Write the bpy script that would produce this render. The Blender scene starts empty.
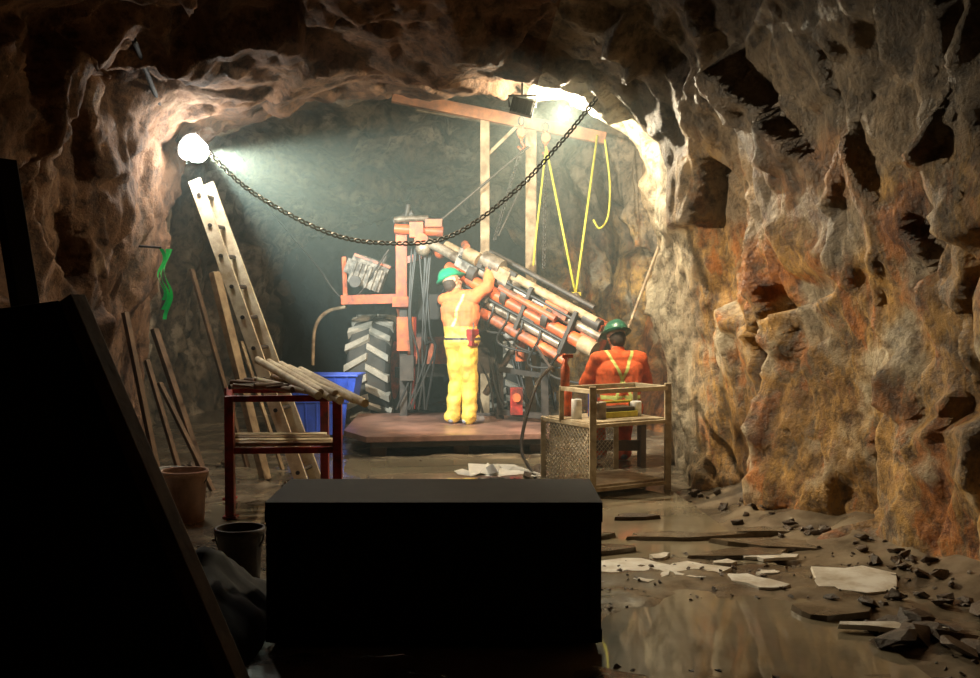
import bpy, bmesh, math, random
import numpy as np
from mathutils import Vector, Matrix, noise, Quaternion
random.seed(7)
V = Vector
scene = bpy.context.scene
COL = scene.collection

# ------------------------------------------------------------ materials
def new_mat(name):
    m = bpy.data.materials.new(name); m.use_nodes = True
    nt = m.node_tree
    b = nt.nodes['Principled BSDF']
    return m, nt, b

def simple(name, col, rough=0.6, metal=0.0, var=0.35, scale=9.0, bump=0.15, dirt=None, dirt_amt=0.45, emit=None, estr=0):
    m, nt, b = new_mat(name)
    tc = nt.nodes.new('ShaderNodeTexCoord')
    n = nt.nodes.new('ShaderNodeTexNoise'); n.inputs['Scale'].default_value = scale
    n.inputs['Detail'].default_value = 5; n.inputs['Roughness'].default_value = 0.65
    nt.links.new(tc.outputs['Object'], n.inputs['Vector'])
    r = nt.nodes.new('ShaderNodeValToRGB')
    d = dirt if dirt else tuple(c * (1 - var) for c in col)
    r.color_ramp.elements[0].position = 0.5 - 0.25 * (1 - dirt_amt) 
    r.color_ramp.elements[1].position = 0.5 + 0.22 * dirt_amt + .04
    r.color_ramp.elements[0].color = (*d, 1); r.color_ramp.elements[1].color = (*col, 1)
    nt.links.new(n.outputs['Fac'], r.inputs['Fac'])
    nt.links.new(r.outputs['Color'], b.inputs['Base Color'])
    b.inputs['Roughness'].default_value = rough; b.inputs['Metallic'].default_value = metal
    if bump:
        bp = nt.nodes.new('ShaderNodeBump'); bp.inputs['Strength'].default_value = bump; bp.inputs['Distance'].default_value = 0.01
        nt.links.new(n.outputs['Fac'], bp.inputs['Height']); nt.links.new(bp.outputs['Normal'], b.inputs['Normal'])
    if emit:
        b.inputs['Emission Color'].default_value = (*emit, 1); b.inputs['Emission Strength'].default_value = estr
    return m

def ramp(nt, stops):
    r = nt.nodes.new('ShaderNodeValToRGB')
    els = r.color_ramp.elements
    els[0].position = stops[0][0]; els[0].color = (*stops[0][1], 1)
    els[1].position = stops[-1][0]; els[1].color = (*stops[-1][1], 1)
    for p, c in stops[1:-1]:
        e = els.new(p); e.color = (*c, 1)
    return r

def rock_mat(name, stops, pale, pale_amt=0.62, streak=True, rough=0.75, bump=0.7, high=None, rim_glow=None, dark=.6):
    m, nt, b = new_mat(name)
    L = nt.links.new
    N = nt.nodes.new
    tc = N('ShaderNodeTexCoord')
    mp = N('ShaderNodeMapping'); mp.inputs['Scale'].default_value = (1, 1, 0.45 if streak else 1)
    mp.inputs['Rotation'].default_value = (0.25, 0.2, 0)
    L(tc.outputs['Object'], mp.inputs['Vector'])
    n1 = N('ShaderNodeTexNoise'); n1.inputs['Scale'].default_value = 1.7; n1.inputs['Detail'].default_value = 7
    n1.inputs['Roughness'].default_value = 0.70; n1.inputs['Distortion'].default_value = 0.3
    L(mp.outputs[0], n1.inputs['Vector'])
    r1 = ramp(nt, stops); L(n1.outputs['Fac'], r1.inputs['Fac'])
    n2 = N('ShaderNodeTexNoise'); n2.inputs['Scale'].default_value = 2.0; n2.inputs['Detail'].default_value = 6
    mp2 = N('ShaderNodeMapping'); mp2.inputs['Location'].default_value = (5, 3, 9)
    L(tc.outputs['Object'], mp2.inputs['Vector']); L(mp2.outputs[0], n2.inputs['Vector'])
    r2 = ramp(nt, [(pale_amt - 0.03, (0, 0, 0)), (pale_amt + 0.06, (1, 1, 1))]); L(n2.outputs['Fac'], r2.inputs['Fac'])
    mx = N('ShaderNodeMixRGB'); mx.inputs['Color2'].default_value = (*pale, 1)
    L(r2.outputs['Color'], mx.inputs['Fac']); L(r1.outputs['Color'], mx.inputs['Color1'])
    cur = mx.outputs[0]
    sep = N('ShaderNodeSeparateXYZ'); L(tc.outputs['Object'], sep.inputs[0])
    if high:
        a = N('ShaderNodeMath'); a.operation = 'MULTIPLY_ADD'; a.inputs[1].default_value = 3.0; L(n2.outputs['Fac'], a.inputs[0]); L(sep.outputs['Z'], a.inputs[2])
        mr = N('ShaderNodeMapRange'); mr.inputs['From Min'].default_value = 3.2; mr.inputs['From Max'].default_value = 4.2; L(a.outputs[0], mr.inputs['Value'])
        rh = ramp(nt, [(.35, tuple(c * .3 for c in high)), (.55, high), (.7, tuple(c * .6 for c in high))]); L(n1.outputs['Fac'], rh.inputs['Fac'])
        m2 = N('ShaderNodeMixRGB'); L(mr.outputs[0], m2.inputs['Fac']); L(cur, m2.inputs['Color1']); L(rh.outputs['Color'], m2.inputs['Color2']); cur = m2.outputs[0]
    if rim_glow:  # lamp light on the portal rim, painted as a pale band into the rock colour
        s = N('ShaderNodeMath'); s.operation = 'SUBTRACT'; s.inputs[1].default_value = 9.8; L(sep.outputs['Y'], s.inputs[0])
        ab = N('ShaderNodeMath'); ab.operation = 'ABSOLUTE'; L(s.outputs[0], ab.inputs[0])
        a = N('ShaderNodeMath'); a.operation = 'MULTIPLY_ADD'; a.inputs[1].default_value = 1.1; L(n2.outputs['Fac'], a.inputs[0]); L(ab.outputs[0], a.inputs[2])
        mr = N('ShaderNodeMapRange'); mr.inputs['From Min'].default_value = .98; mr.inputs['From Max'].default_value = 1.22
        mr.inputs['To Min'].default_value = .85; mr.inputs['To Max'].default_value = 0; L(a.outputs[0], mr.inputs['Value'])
        m2 = N('ShaderNodeMixRGB'); L(mr.outputs[0], m2.inputs['Fac']); L(cur, m2.inputs['Color1']); m2.inputs['Color2'].default_value = (*rim_glow, 1); cur = m2.outputs[0]
    n4 = N('ShaderNodeTexNoise'); n4.inputs['Scale'].default_value = 1.1; n4.inputs['Detail'].default_value = 5
    mp3 = N('ShaderNodeMapping'); mp3.inputs['Location'].default_value = (1, 8, 2); mp3.inputs['Scale'].default_value = (1, 1, .6)
    L(tc.outputs['Object'], mp3.inputs['Vector']); L(mp3.outputs[0], n4.inputs['Vector'])
    r4 = ramp(nt, [(0.38, (0.32, 0.27, 0.22)), (0.54, (1, 1, 1))]); L(n4.outputs['Fac'], r4.inputs['Fac'])
    mu = N('ShaderNodeMixRGB'); mu.blend_type = 'MULTIPLY'; mu.inputs['Fac'].default_value = .75 if streak else 0
    L(cur, mu.inputs['Color1']); L(r4.outputs['Color'], mu.inputs['Color2']); cur = mu.outputs[0]
    n3 = N('ShaderNodeTexNoise'); n3.inputs['Scale'].default_value = 8; n3.inputs['Detail'].default_value = 8
    n3.inputs['Roughness'].default_value = 0.72
    L(mp2.outputs[0], n3.inputs['Vector'])
    r3 = ramp(nt, [(0.38, (0.16, 0.14, 0.12)), (0.54, (1, 1, 1))]); L(n3.outputs['Fac'], r3.inputs['Fac'])
    mu = N('ShaderNodeMixRGB'); mu.blend_type = 'MULTIPLY'; mu.inputs['Fac'].default_value = dark
    L(cur, mu.inputs['Color1']); L(r3.outputs['Color'], mu.inputs['Color2'])
    L(mu.outputs[0], b.inputs['Base Color'])
    b.inputs['Roughness'].default_value = rough
    bp = N('ShaderNodeBump'); bp.inputs['Strength'].default_value = bump; bp.inputs['Distance'].default_value = 0.07
    L(n3.outputs['Fac'], bp.inputs['Height']); L(bp.outputs['Normal'], b.inputs['Normal'])
    return m

M = {}
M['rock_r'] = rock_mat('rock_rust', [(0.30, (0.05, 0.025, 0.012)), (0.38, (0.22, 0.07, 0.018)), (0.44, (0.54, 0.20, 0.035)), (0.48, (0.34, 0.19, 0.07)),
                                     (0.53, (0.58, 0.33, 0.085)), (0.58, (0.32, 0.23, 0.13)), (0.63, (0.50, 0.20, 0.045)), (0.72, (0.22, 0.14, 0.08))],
                       (0.55, 0.47, 0.33), 0.58, rough=.5, bump=.8, high=(0.27, 0.20, 0.125), rim_glow=(.68, .60, .44), dark=.85)
M['rock_l'] = rock_mat('rock_brown', [(0.32, (0.05, 0.026, 0.014)), (0.45, (0.14, 0.07, 0.034)), (0.55, (0.21, 0.11, 0.055)),
                                      (0.7, (0.12, 0.075, 0.045))], (0.24, 0.16, 0.10), 0.66, rough=.9, dark=.8)
M['rock_b'] = rock_mat('rock_grey', [(0.32, (0.03, 0.026, 0.02)), (0.45, (0.13, 0.10, 0.065)), (0.55, (0.26, 0.20, 0.13)),
                                     (0.7, (0.14, 0.11, 0.07))], (0.40, 0.33, 0.24), 0.58, dark=.95)
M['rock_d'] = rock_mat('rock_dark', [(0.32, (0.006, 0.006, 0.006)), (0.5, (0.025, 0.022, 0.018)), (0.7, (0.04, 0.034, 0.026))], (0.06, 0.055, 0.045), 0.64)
M['rubble'] = rock_mat('rubble_rock', [(0.3, (0.03, 0.02, 0.014)), (0.5, (0.10, 0.065, 0.04)), (0.7, (0.18, 0.12, 0.075))],
                       (0.25, 0.2, 0.15), 0.64, streak=False, rough=0.4, bump=0.5)
M['slab'] = simple('pale_slab', (0.88, 0.86, 0.80), 0.5, 0, 0.5, 5, 0.5, dirt=(0.50, 0.42, 0.31), dirt_amt=.3)
M['mud'] = simple('wet_mud', (0.27, 0.22, 0.155), 0.20, 0, 0.6, 2.2, 1.0, dirt=(0.085, 0.065, 0.046))
M['water'] = simple('muddy_water', (0.30, 0.255, 0.175), 0.04, 0, 0.3, 1.2, 0.01)
M['orange'] = simple('orange_paint', (0.78, 0.13, 0.03), 0.45, 0.0, 0.5, 9, 0.2, dirt=(0.22, 0.06, 0.03))
M['orange_d'] = simple('dirty_orange_paint', (0.76, 0.15, 0.04), 0.5, 0.0, 0.5, 5, 0.3, dirt=(0.12, 0.055, 0.035), dirt_amt=.55)
M['rust'] = simple('rusty_beam', (0.50, 0.20, 0.08), 0.7, 0.0, 0.5, 5, 0.3, dirt=(0.2, 0.09, 0.05))
M['red'] = simple('red_paint', (0.42, 0.025, 0.018), 0.45, 0.0, 0.5, 8, 0.2, dirt=(0.10, 0.02, 0.015))
M['steel'] = simple('grimy_steel', (0.40, 0.33, 0.25), 0.42, 0.35, 0.6, 6, 0.3, dirt=(0.09, 0.06, 0.04), dirt_amt=.55)
M['engine'] = simple('muddy_engine', (0.34, 0.30, 0.25), 0.7, 0.0, 0.6, 12, 0.4, dirt=(0.07, 0.055, 0.045), dirt_amt=.6)
M['dark'] = simple('dark_iron', (0.07, 0.055, 0.045), 0.55, 0.2, 0.5, 9, 0.2)
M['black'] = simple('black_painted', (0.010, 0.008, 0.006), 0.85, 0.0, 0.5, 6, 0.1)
M['hose'] = simple('black_hose', (0.03, 0.027, 0.024), 0.5, 0.0, 0.5, 6, 0.1)
M['tan'] = simple('muddy_timber', (0.44, 0.32, 0.19), 0.7, 0, 0.5, 6, 0.3, dirt=(0.16, 0.10, 0.05))
M['wood'] = simple('pale_wood', (0.80, 0.70, 0.50), 0.6, 0, 0.4, 8, 0.3, dirt=(0.48, 0.35, 0.20), dirt_amt=.3)
M['oldwood'] = simple('old_wood', (0.16, 0.09, 0.045), 0.75, 0, 0.5, 7, 0.3)
M['deck'] = simple('rusty_deck', (0.30, 0.16, 0.12), 0.4, 0.1, 0.5, 3, 0.3, dirt=(0.11, 0.06, 0.045))
M['rubber'] = simple('muddy_tyre_lug', (0.38, 0.34, 0.28), 0.8, 0, 0.5, 5, 0.3, dirt=(0.20, 0.18, 0.14))
M['rubber_d'] = simple('tyre_carcass', (0.06, 0.055, 0.048), 0.8, 0, 0.5, 5, 0.3)
M['blue'] = simple('blue_plastic', (0.03, 0.08, 0.52), 0.4, 0, 0.4, 5, 0.05)
M['galv'] = simple('muddy_galvanised', (0.62, 0.54, 0.39), 0.5, 0.1, 0.4, 8, 0.2, dirt=(0.32, 0.24, 0.14))
M['yrope'] = simple('yellow_sling', (0.66, 0.58, 0.06), 0.6, 0, 0.3, 20, 0.1)
M['bucket'] = simple('bucket_plastic', (0.80, 0.56, 0.42), 0.5, 0, 0.4, 5, 0.1, dirt=(0.45, 0.28, 0.19))
M['white'] = simple('white_plastic', (0.85, 0.84, 0.80), 0.45, 0, 0.15, 5, 0.3)
M['green'] = simple('green_ribbon_glow', (0.03, 0.75, 0.16), 0.5, 0, 0.3, 9, 0.1, emit=(0.02, 0.6, 0.12), estr=0.12)  # faint emission added to brighten the ribbon, which is no lamp
M['hat'] = simple('green_hardhat', (0.02, 0.33, 0.17), 0.3, 0, 0.25, 6, 0.03)
M['hat2'] = simple('dark_green_hardhat', (0.03, 0.13, 0.08), 0.35, 0, 0.3, 6, 0.03)
M['cl_orange'] = simple('hi_vis_orange', (0.80, 0.19, 0.055), 0.8, 0, 0.35, 8, 0.3, dirt=(.5, .14, .055))
M['cl_orange2'] = simple('hi_vis_red_orange', (0.88, 0.14, 0.03), 0.8, 0, 0.4, 12, 0.3)
M['cl_yellow'] = simple('yellow_oilskin', (0.82, 0.56, 0.09), 0.6, 0, 0.3, 7, 0.3, dirt=(0.50, 0.30, 0.06))
M['stripe'] = simple('reflective_stripe', (0.75, 0.85, 0.25), 0.5, 0, 0.15, 12, 0.05)
M['skin'] = simple('skin', (0.52, 0.28, 0.18), 0.55, 0, 0.15, 9, 0.03)
M['glove'] = simple('work_glove', (0.5, 0.36, 0.22), 0.8, 0, 0.3, 9, 0.1)
M['boot'] = simple('rubber_boot', (0.34, 0.34, 0.38), 0.5, 0, 0.4, 9, 0.1)
M['hair'] = simple('dark_hair', (0.05, 0.03, 0.02), 0.7, 0, 0.4, 30, 0.3)
M['lens'] = simple('lit_lens', (1, 1, 1), 0.5, emit=(1, 0.98, 0.93), estr=150, bump=0)
M['lens2'] = simple('lit_lens_warm', (1, 1, 1), 0.5, emit=(1, 0.8, 0.5), estr=14, bump=0)

# ------------------------------------------------------------ builder
class B:
    def __init__(s, name):
        s.name = name; s.v = []; s.f = []; s.mi = []; s.sm = []; s.mats = []
    def m(s, key):
        if key not in s.mats: s.mats.append(key)
        return s.mats.index(key)
    def add(s, vs, fs, mat, smooth=False):
        o = len(s.v); k = s.m(mat)
        s.v += [tuple(p) for p in vs]
        for f in fs:
            s.f.append(tuple(i + o for i in f)); s.mi.append(k); s.sm.append(smooth)
    def box(s, c, size, mat, R=None):
        c = V(c); hx, hy, hz = [a / 2 for a in size]
        vs = [V((x, y, z)) for x in (-hx, hx) for y in (-hy, hy) for z in (-hz, hz)]
        if R is not None: vs = [R @ p for p in vs]
        s.add([c + p for p in vs], [(0, 1, 3, 2), (4, 6, 7, 5), (0, 4, 5, 1), (2, 3, 7, 6), (0, 2, 6, 4), (1, 5, 7, 3)], mat)
    def beam(s, a, b, w, h, mat, up=(0, 0, 1)):
        a, b = V(a), V(b); d = b - a; L = d.length; d.normalize()
        up = V(up)
        if abs(d.dot(up)) > 0.98: up = V((0, 1, 0))
        x = d.cross(up).normalized(); z = x.cross(d).normalized()
        R = Matrix((x, d, z)).transposed()
        s.box((a + b) / 2, (w, L, h), mat, R)
    def cyl(s, a, b, r1, mat, r2=None, seg=14, caps=True):
        a, b = V(a), V(b); r2 = r1 if r2 is None else r2
        d = (b - a).normalized(); u = d.orthogonal().normalized(); w = d.cross(u)
        vs = []
        for p, r in ((a, r1), (b, r2)):
            for i in range(seg):
                t = 2 * math.pi * i / seg
                vs.append(p + (u * math.cos(t) + w * math.sin(t)) * r)
        fs = [(i, (i + 1) % seg, seg + (i + 1) % seg, seg + i) for i in range(seg)]
        s.add(vs, fs, mat, True)
        if caps: s.add(vs, [tuple(range(seg))[::-1], tuple(range(seg, 2 * seg))], mat, False)
    def path(s, pts, r, mat, seg=8, closed=False):
        pts = [V(p) for p in pts]; n = len(pts); vs = []; u = None
        for i, p in enumerate(pts):
            if closed: t = pts[(i + 1) % n] - pts[i - 1]
            else: t = pts[min(i + 1, n - 1)] - pts[max(i - 1, 0)]
            t.normalize()
            u = t.orthogonal().normalized() if u is None else (u - t * u.dot(t)).normalized()
            w = t.cross(u)
            for k in range(seg):
                a = 2 * math.pi * k / seg
                vs.append(p + (u * math.cos(a) + w * math.sin(a)) * r)
        fs = []
        for i in range(n if closed else n - 1):
            j = (i + 1) % n
            for k in range(seg):
                fs.append((i * seg + k, i * seg + (k + 1) % seg, j * seg + (k + 1) % seg, j * seg + k))
        if not closed: fs += [tuple(range(seg))[::-1], tuple(range((n - 1) * seg, n * seg))]
        s.add(vs, fs, mat, True)
    def revolve(s, c, axis, prof, mat, seg=24):
        c = V(c); d = V(axis).normalized(); u = d.orthogonal().normalized(); w = d.cross(u); vs = []; fs = []
        for r, h in prof:
            for k in range(seg):
                a = 2 * math.pi * k / seg
                vs.append(c + d * h + (u * math.cos(a) + w * math.sin(a)) * max(r, 1e-4))
        for i in range(len(prof) - 1):
            for k in range(seg):
                fs.append((i * seg + k, i * seg + (k + 1) % seg, (i + 1) * seg + (k + 1) % seg, (i + 1) * seg + k))
        s.add(vs, fs, mat, True)
    def ball(s, c, r, mat, R=None, seg=14, rings=8):
        c = V(c); rr = r if hasattr(r, '__len__') else (r, r, r); vs = []; fs = []
        for i in range(rings + 1):
            ph = math.pi * i / rings
            for k in range(seg):
                a = 2 * math.pi * k / seg
                p = V((rr[0] * math.sin(ph) * math.cos(a), rr[1] * math.sin(ph) * math.sin(a), rr[2] * math.cos(ph)))
                vs.append(c + (R @ p if R is not None else p))
        for i in range(rings):
            for k in range(seg):
                fs.append((i * seg + k, (i + 1) * seg + k, (i + 1) * seg + (k + 1) % seg, i * seg + (k + 1) % seg))
        s.add(vs, fs, mat, True)
    def hull(s, pts, mat):
        bm = bmesh.new()
        for p in pts: bm.verts.new(p)
        bmesh.ops.convex_hull(bm, input=bm.verts)
        for v in [v for v in bm.verts if not v.link_faces]: bm.verts.remove(v)
        bm.verts.index_update()
        s.add([v.co.copy() for v in bm.verts], [tuple(v.index for v in f.verts) for f in bm.faces], mat)
        bm.free()
    def stone(s, c, r, mat, flat=0.6, n=11):
        c = V(c); q = Matrix.Rotation(random.uniform(0, 6.28), 3, 'Z') @ Matrix.Rotation(random.uniform(-.3, .3), 3, 'X')
        a = (random.uniform(.8, 1.3), random.uniform(.6, 1.0), flat * random.uniform(.7, 1.1))
        pts = []
        for _ in range(n):
            p = V([random.gauss(0, 1) for _ in range(3)]).normalized()
            pts.append(c + q @ V((p.x * a[0], p.y * a[1], p.z * a[2])) * r)
        s.hull(pts, mat)
    def done(s, bevel=0.0, parent=None):
        me = bpy.data.meshes.new(s.name); me.from_pydata(s.v, [], s.f)
        for k in s.mats: me.materials.append(M[k])
        me.polygons.foreach_set('material_index', s.mi); me.polygons.foreach_set('use_smooth', s.sm)
        me.update()
        bm = bmesh.new(); bm.from_mesh(me); bmesh.ops.recalc_face_normals(bm, faces=bm.faces); bm.to_mesh(me); bm.free()
        o = bpy.data.objects.new(s.name, me); COL.objects.link(o)
        if bevel:
            md = o.modifiers.new('bevel', 'BEVEL'); md.width = bevel; md.segments = 2; md.limit_method = 'ANGLE'; md.angle_limit = math.radians(50)
        if parent: o.parent = parent
        return o

# ------------------------------------------------------------ cavern
PROF = [(-2.98, -0.3), (-2.96, .42), (-2.94, 1.1), (-2.9, 1.6), (-2.84, 2.02), (-2.83, 2.5), (-2.74, 2.95), (-2.40, 3.18), (-1.6, 3.32), (-.76, 3.45),
        (.08, 3.50), (.68, 3.43), (1.03, 3.22), (1.29, 2.9), (1.40, 2.53), (1.52, 1.94), (1.57, 1.26), (1.57, .5), (1.62, -0.3)]
def resample(pts, n):
    pts = [V((p[0], p[1], 0)) for p in pts]
    L = [0]
    for i in range(1, len(pts)): L.append(L[-1] + (pts[i] - pts[i - 1]).length)
    out = []
    for k in range(n):
        t = L[-1] * k / (n - 1); i = 0
        while i < len(L) - 2 and L[i + 1] < t: i += 1
        f = (t - L[i]) / (L[i + 1] - L[i]); p = pts[i].lerp(pts[i + 1], f); out.append((p.x, p.y))
    return out
NP = 320
P0 = resample(PROF, NP)
ST = [(-3, -3.6, 3.9, 4.3), (3, -3.6, 3.8, 4.4), (4.5, -3.55, 3.3, 4.35), (6, -3.5, 2.74, 4.3), (8, -3.28, 2.10, 3.98), (9.2, -3.10, 1.80, 3.47), (9.5, -3.14, 1.80, 3.52), (10.3, -3.24, 1.71, 3.54),
      (10.5, -3.3, 1.80, 3.6), (11.0, -3.8, 2.15, 4.3), (12, -4.2, 2.4, 4.6), (13.3, -4.4, 2.2, 4.5), (14.6, -4.3, 1.75, 4.2), (16.0, -4.0, 1.3, 3.7), (18.6, -3.3, .7, 2.6)]
def station(y):
    y = min(max(y, -3), 18.6)
    for i in range(len(ST) - 1):
        if ST[i][0] <= y <= ST[i + 1][0]:
            f = (y - ST[i][0]) / (ST[i + 1][0] - ST[i][0]); return [ST[i][k] * (1 - f) + ST[i + 1][k] * f for k in (1, 2, 3)]
def hsh(c, k):
    x = math.sin(c.x * 127.1 + c.y * 311.7 + c.z * 74.7 + k * 53.3) * 43758.5453
    return x - math.floor(x)
RJ = Matrix.Rotation(.5, 3, 'X') @ Matrix.Rotation(.6, 3, 'Y')
def block(p, sc, tilt, step):
    # joint-bounded block: each cell is a tilted plane at its own depth
    q = (RJ @ p) * sc
    d, pts = noise.voronoi(q); c = pts[0]
    r = V((hsh(c, 1) - .5, hsh(c, 2) - .5, hsh(c, 3) - .5)) * 2
    e = min(1.0, (d[1] - d[0]) / (.03 * sc))
    c2 = pts[1]; r2 = V((hsh(c2, 1) - .5, hsh(c2, 2) - .5, hsh(c2, 3) - .5)) * 2
    v1 = (q - c).dot(r) * tilt + (hsh(c, 4) - .5) * step
    v2 = (q - c2).dot(r2) * tilt + (hsh(c2, 4) - .5) * step
    return (v1 * (.5 + .5 * e) + v2 * (.5 - .5 * e)) / sc
def rockdisp(p):
    q = V((p.x, p.y, p.z * 0.6)); q = q + noise.noise_vector(p * .9) * .12
    a = 0.20 * noise.noise(p * 0.5) + .10 * noise.noise(p * 1.2)
    a += block(q, 1.1, .34, .07) + block(q + V((3, 1, 7)), 2.7, .34, .10) + block(q + V((8, 2, 5)), 6.5, .34, .12)
    a += .012 * noise.noise(p * 9) + .007 * noise.noise(p * 21)
    return a
ys = list(np.arange(-3, 2, 0.25)) + list(np.arange(2, 5, 0.06)) + list(np.arange(5, 10.6, 0.025)) + list(np.arange(10.65, 18.55, 0.06)) + [18.6]
rings = []
for y in ys:
    xl, xr, h = station(float(y)); ring = []
    k = 1.0
    if 8.3 < y < 11.2: k = max(.55, min(1, abs(y - 9.75) * .8))
    for i, (x0, z0) in enumerate(P0):
        u = (x0 + 2.98) / 4.6
        x = xl + u * (xr - xl); z = z0 / 3.46 * h
        p = V((x, float(y), z))
        i0, i1 = max(i - 2, 0), min(i + 2, NP - 1)
        t = V((P0[i1][0] - P0[i0][0], 0, P0[i1][1] - P0[i0][1])).normalized()
        n = V((-t.z, 0, t.x))
        d = rockdisp(p) * k
        dy = 0.15 * noise.noise(p * 1.5 + V((20, 0, 0)))
        ring.append(p + n * d + V((0, dy, 0)))
    rings.append(ring)
iL = next(i for i, p in enumerate(P0) if p[0] > -2.45 and p[1] > 2); iR = next(i for i, p in enumerate(P0) if p[0] > .3)
jB = next(j for j, y in enumerate(ys) if y > 10.1)
def shell(name, i0, i1, m1, m2, j0):
    b = B(name); vs = []; W = i1 - i0 + 1
    for r in rings: vs += r[i0:i1 + 1]
    f1 = []; f2 = []
    for j in range(len(ys) - 1):
        for i in range(W - 1):
            (f1 if j < j0 else f2).append((j * W + i, j * W + i + 1, (j + 1) * W + i + 1, (j + 1) * W + i))
    b.v = [tuple(p) for p in vs]; b.f = f1 + f2
    b.mats = [m1, m2]; b.mi = [0] * len(f1) + [1] * len(f2); b.sm = [True] * len(b.f)
    return b.done()
shell('wall_left', 0, iL, 'rock_l', 'rock_b', jB + 12)
shell('ceiling', iL, iR, 'rock_l', 'rock_b', jB + 12)
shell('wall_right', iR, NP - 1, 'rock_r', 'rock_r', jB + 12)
def gridwall(name, y0, x0, x1, z0, z1, st, mat, sgn=1):
    b = B(name); nx = int((x1 - x0) / st); nz = int((z1 - z0) / st); vs = []
    for j in range(nz + 1):
        for i in range(nx + 1):
            p = V((x0 + (x1 - x0) * i / nx, y0, z0 + (z1 - z0) * j / nz)); vs.append(p + V((0, sgn * rockdisp(p), 0)))
    b.add(vs, [(j * (nx + 1) + i, j * (nx + 1) + i + 1, (j + 1) * (nx + 1) + i + 1, (j + 1) * (nx + 1) + i) for j in range(nz) for i in range(nx)], mat, True)
    return b.done()
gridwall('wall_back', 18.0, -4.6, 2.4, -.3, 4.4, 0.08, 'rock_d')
gridwall('wall_front', -2.8, -4.2, 4.5, -.3, 4.9, 0.25, 'rock_l', -1)

# ------------------------------------------------------------ floor
PUD = ((1.25, 8.45, .75, .95, .07), (1.15, 5.2, .8, .6, .06), (-.3, 10.4, 1.5, .6, .06), (.1, 8.2, .9, .7, .04), (1.7, 6.9, .3, .35, .04))
def floorh(x, y):
    p = V((x, y, 0))
    h = 0.035 * noise.noise(p * 0.9) + 0.025 * noise.noise(p * 3.1) + 0.014 * noise.noise(p * 9) + 0.008
    for cx, cy, rx, ry, dp in PUD:
        e = ((x - cx) / rx) ** 2 + ((y - cy) / ry) ** 2
        h -= dp * math.exp(-e * e)
    if y < 9.2:
        xr = station(y)[1]; d = xr - x
        if d < .4: h += (0.4 - d) * 0.25 * (1 + noise.noise(p * 3))
        if x < -2.6: h += (-2.6 - x) * .3
    return h
b = B('floor'); x0, x1, y0, y1, st = -5, 4.4, -3.2, 18.8, 0.05
nx = int((x1 - x0) / st); ny = int((y1 - y0) / st); vs = []
for j in range(ny + 1):
    for i in range(nx + 1):
        x = x0 + i * st; y = y0 + j * st; vs.append((x, y, floorh(x, y)))
b.add(vs, [(j * (nx + 1) + i, j * (nx + 1) + i + 1, (j + 1) * (nx + 1) + i + 1, (j + 1) * (nx + 1) + i) for j in range(ny) for i in range(nx)], 'mud', True)
b.done()
b = B('puddle')
vs = [(-2.2, 4.2, -.002), (1.9, 4.2, -.002), (1.75, 6.5, -.002), (1.5, 9.6, -.002), (.9, 11.2, -.002), (-2.2, 11.2, -.002)]
b.add(vs, [tuple(range(6))], 'water')
b.done()

def slab(b, cx, cy, rx, ry, rot, th, mat, tilt=0.0, z=0.016):
    n = 11; R = Matrix.Rotation(rot, 3, 'Z') @ Matrix.Rotation(tilt, 3, 'X'); up = []; lo = []
    for k in range(n):
        a = 2 * math.pi * (k + random.uniform(-.35, .35)) / n; q = random.uniform(.62, 1.3)
        px, py = rx * q * math.cos(a), ry * q * math.sin(a); wv = .008 * noise.noise(V((cx * 5 + px * 9, cy * 5 + py * 9, 0)))
        up.append(V((cx, cy, z)) + R @ V((px, py, th / 2 + wv))); lo.append(V((cx, cy, z)) + R @ V((px * 1.03, py * 1.03, -th / 2 - .01)))
    c = V((cx, cy, z)) + R @ V((0, 0, th / 2))
    b.add(up + lo + [c], [(k, (k + 1) % n, 2 * n) for k in range(n)] + [(k, n + k, n + (k + 1) % n, (k + 1) % n) for k in range(n)], mat)
b = B('rock_slabs')
for a in ((.86, 6.45, .32, .26, .2, .010, 'slab'), (1.2, 6.4, .22, .18, .6, .010, 'slab'), (1.5, 6.15, .18, .10, -.9, .010, 'slab', .04),
          (1.72, 6.75, .16, .07, .1, .010, 'slab'), (2.02, 6.1, .26, .24, -.2, .012, 'slab', .07, .03), (1.35, 7.35, .42, .12, .1, .015, 'mud'), (1.85, 7.1, .32, .16, -.2, .02, 'mud'),
          (1.95, 5.25, .24, .05, -.1, .015, 'slab', 0, .03), (1.6, 6.85, .3, .12, .3, .015, 'mud'), (.75, 6.95, .16, .1, .3, .02, 'mud'),
          (.5, 7.3, .3, .14, .3, .02, 'mud'), (1.05, 8.0, .16, .06, .1, .02, 'rubble'), (1.75, 5.6, .2, .14, .5, .02, 'mud'), (1.9, 7.5, .2, .1, .1, .03, 'mud'),
          (1.4, 6.6, .08, .05, .4, .01, 'slab'), (1.62, 6.35, .06, .05, .4, .01, 'slab'), (1.05, 6.75, .09, .05, .9, .01, 'slab')):
    slab(b, *a)
b.done()
b = B('rubble')
for _ in range(90):
    y = random.uniform(4.4, 9.0); xr = station(y)[1]; x = xr - abs(random.gauss(0, .16)) - .08
    r = random.uniform(.015, .06); b.stone((x, y, floorh(x, y) + r * .3), r, 'rubble')
for _ in range(30):
    x = random.uniform(1.8, 2.6); y = random.uniform(4.8, 5.9); r = random.uniform(.04, .13); b.stone((x, y, floorh(x, y) + r * .3), r, 'rubble', .45)
for _ in range(260):
    x = random.uniform(.55, 2.5); y = random.uniform(4.5, 7.0); r = random.uniform(.006, .026); b.stone((x, y, floorh(x, y) + r * .3), r, 'rubble', n=8)
for _ in range(120):
    x = random.uniform(-2.8, .5); y = random.uniform(6, 11); r = random.uniform(.01, .03); b.stone((x, y, floorh(x, y) + r * .3), r, 'rubble', n=8)
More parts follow.
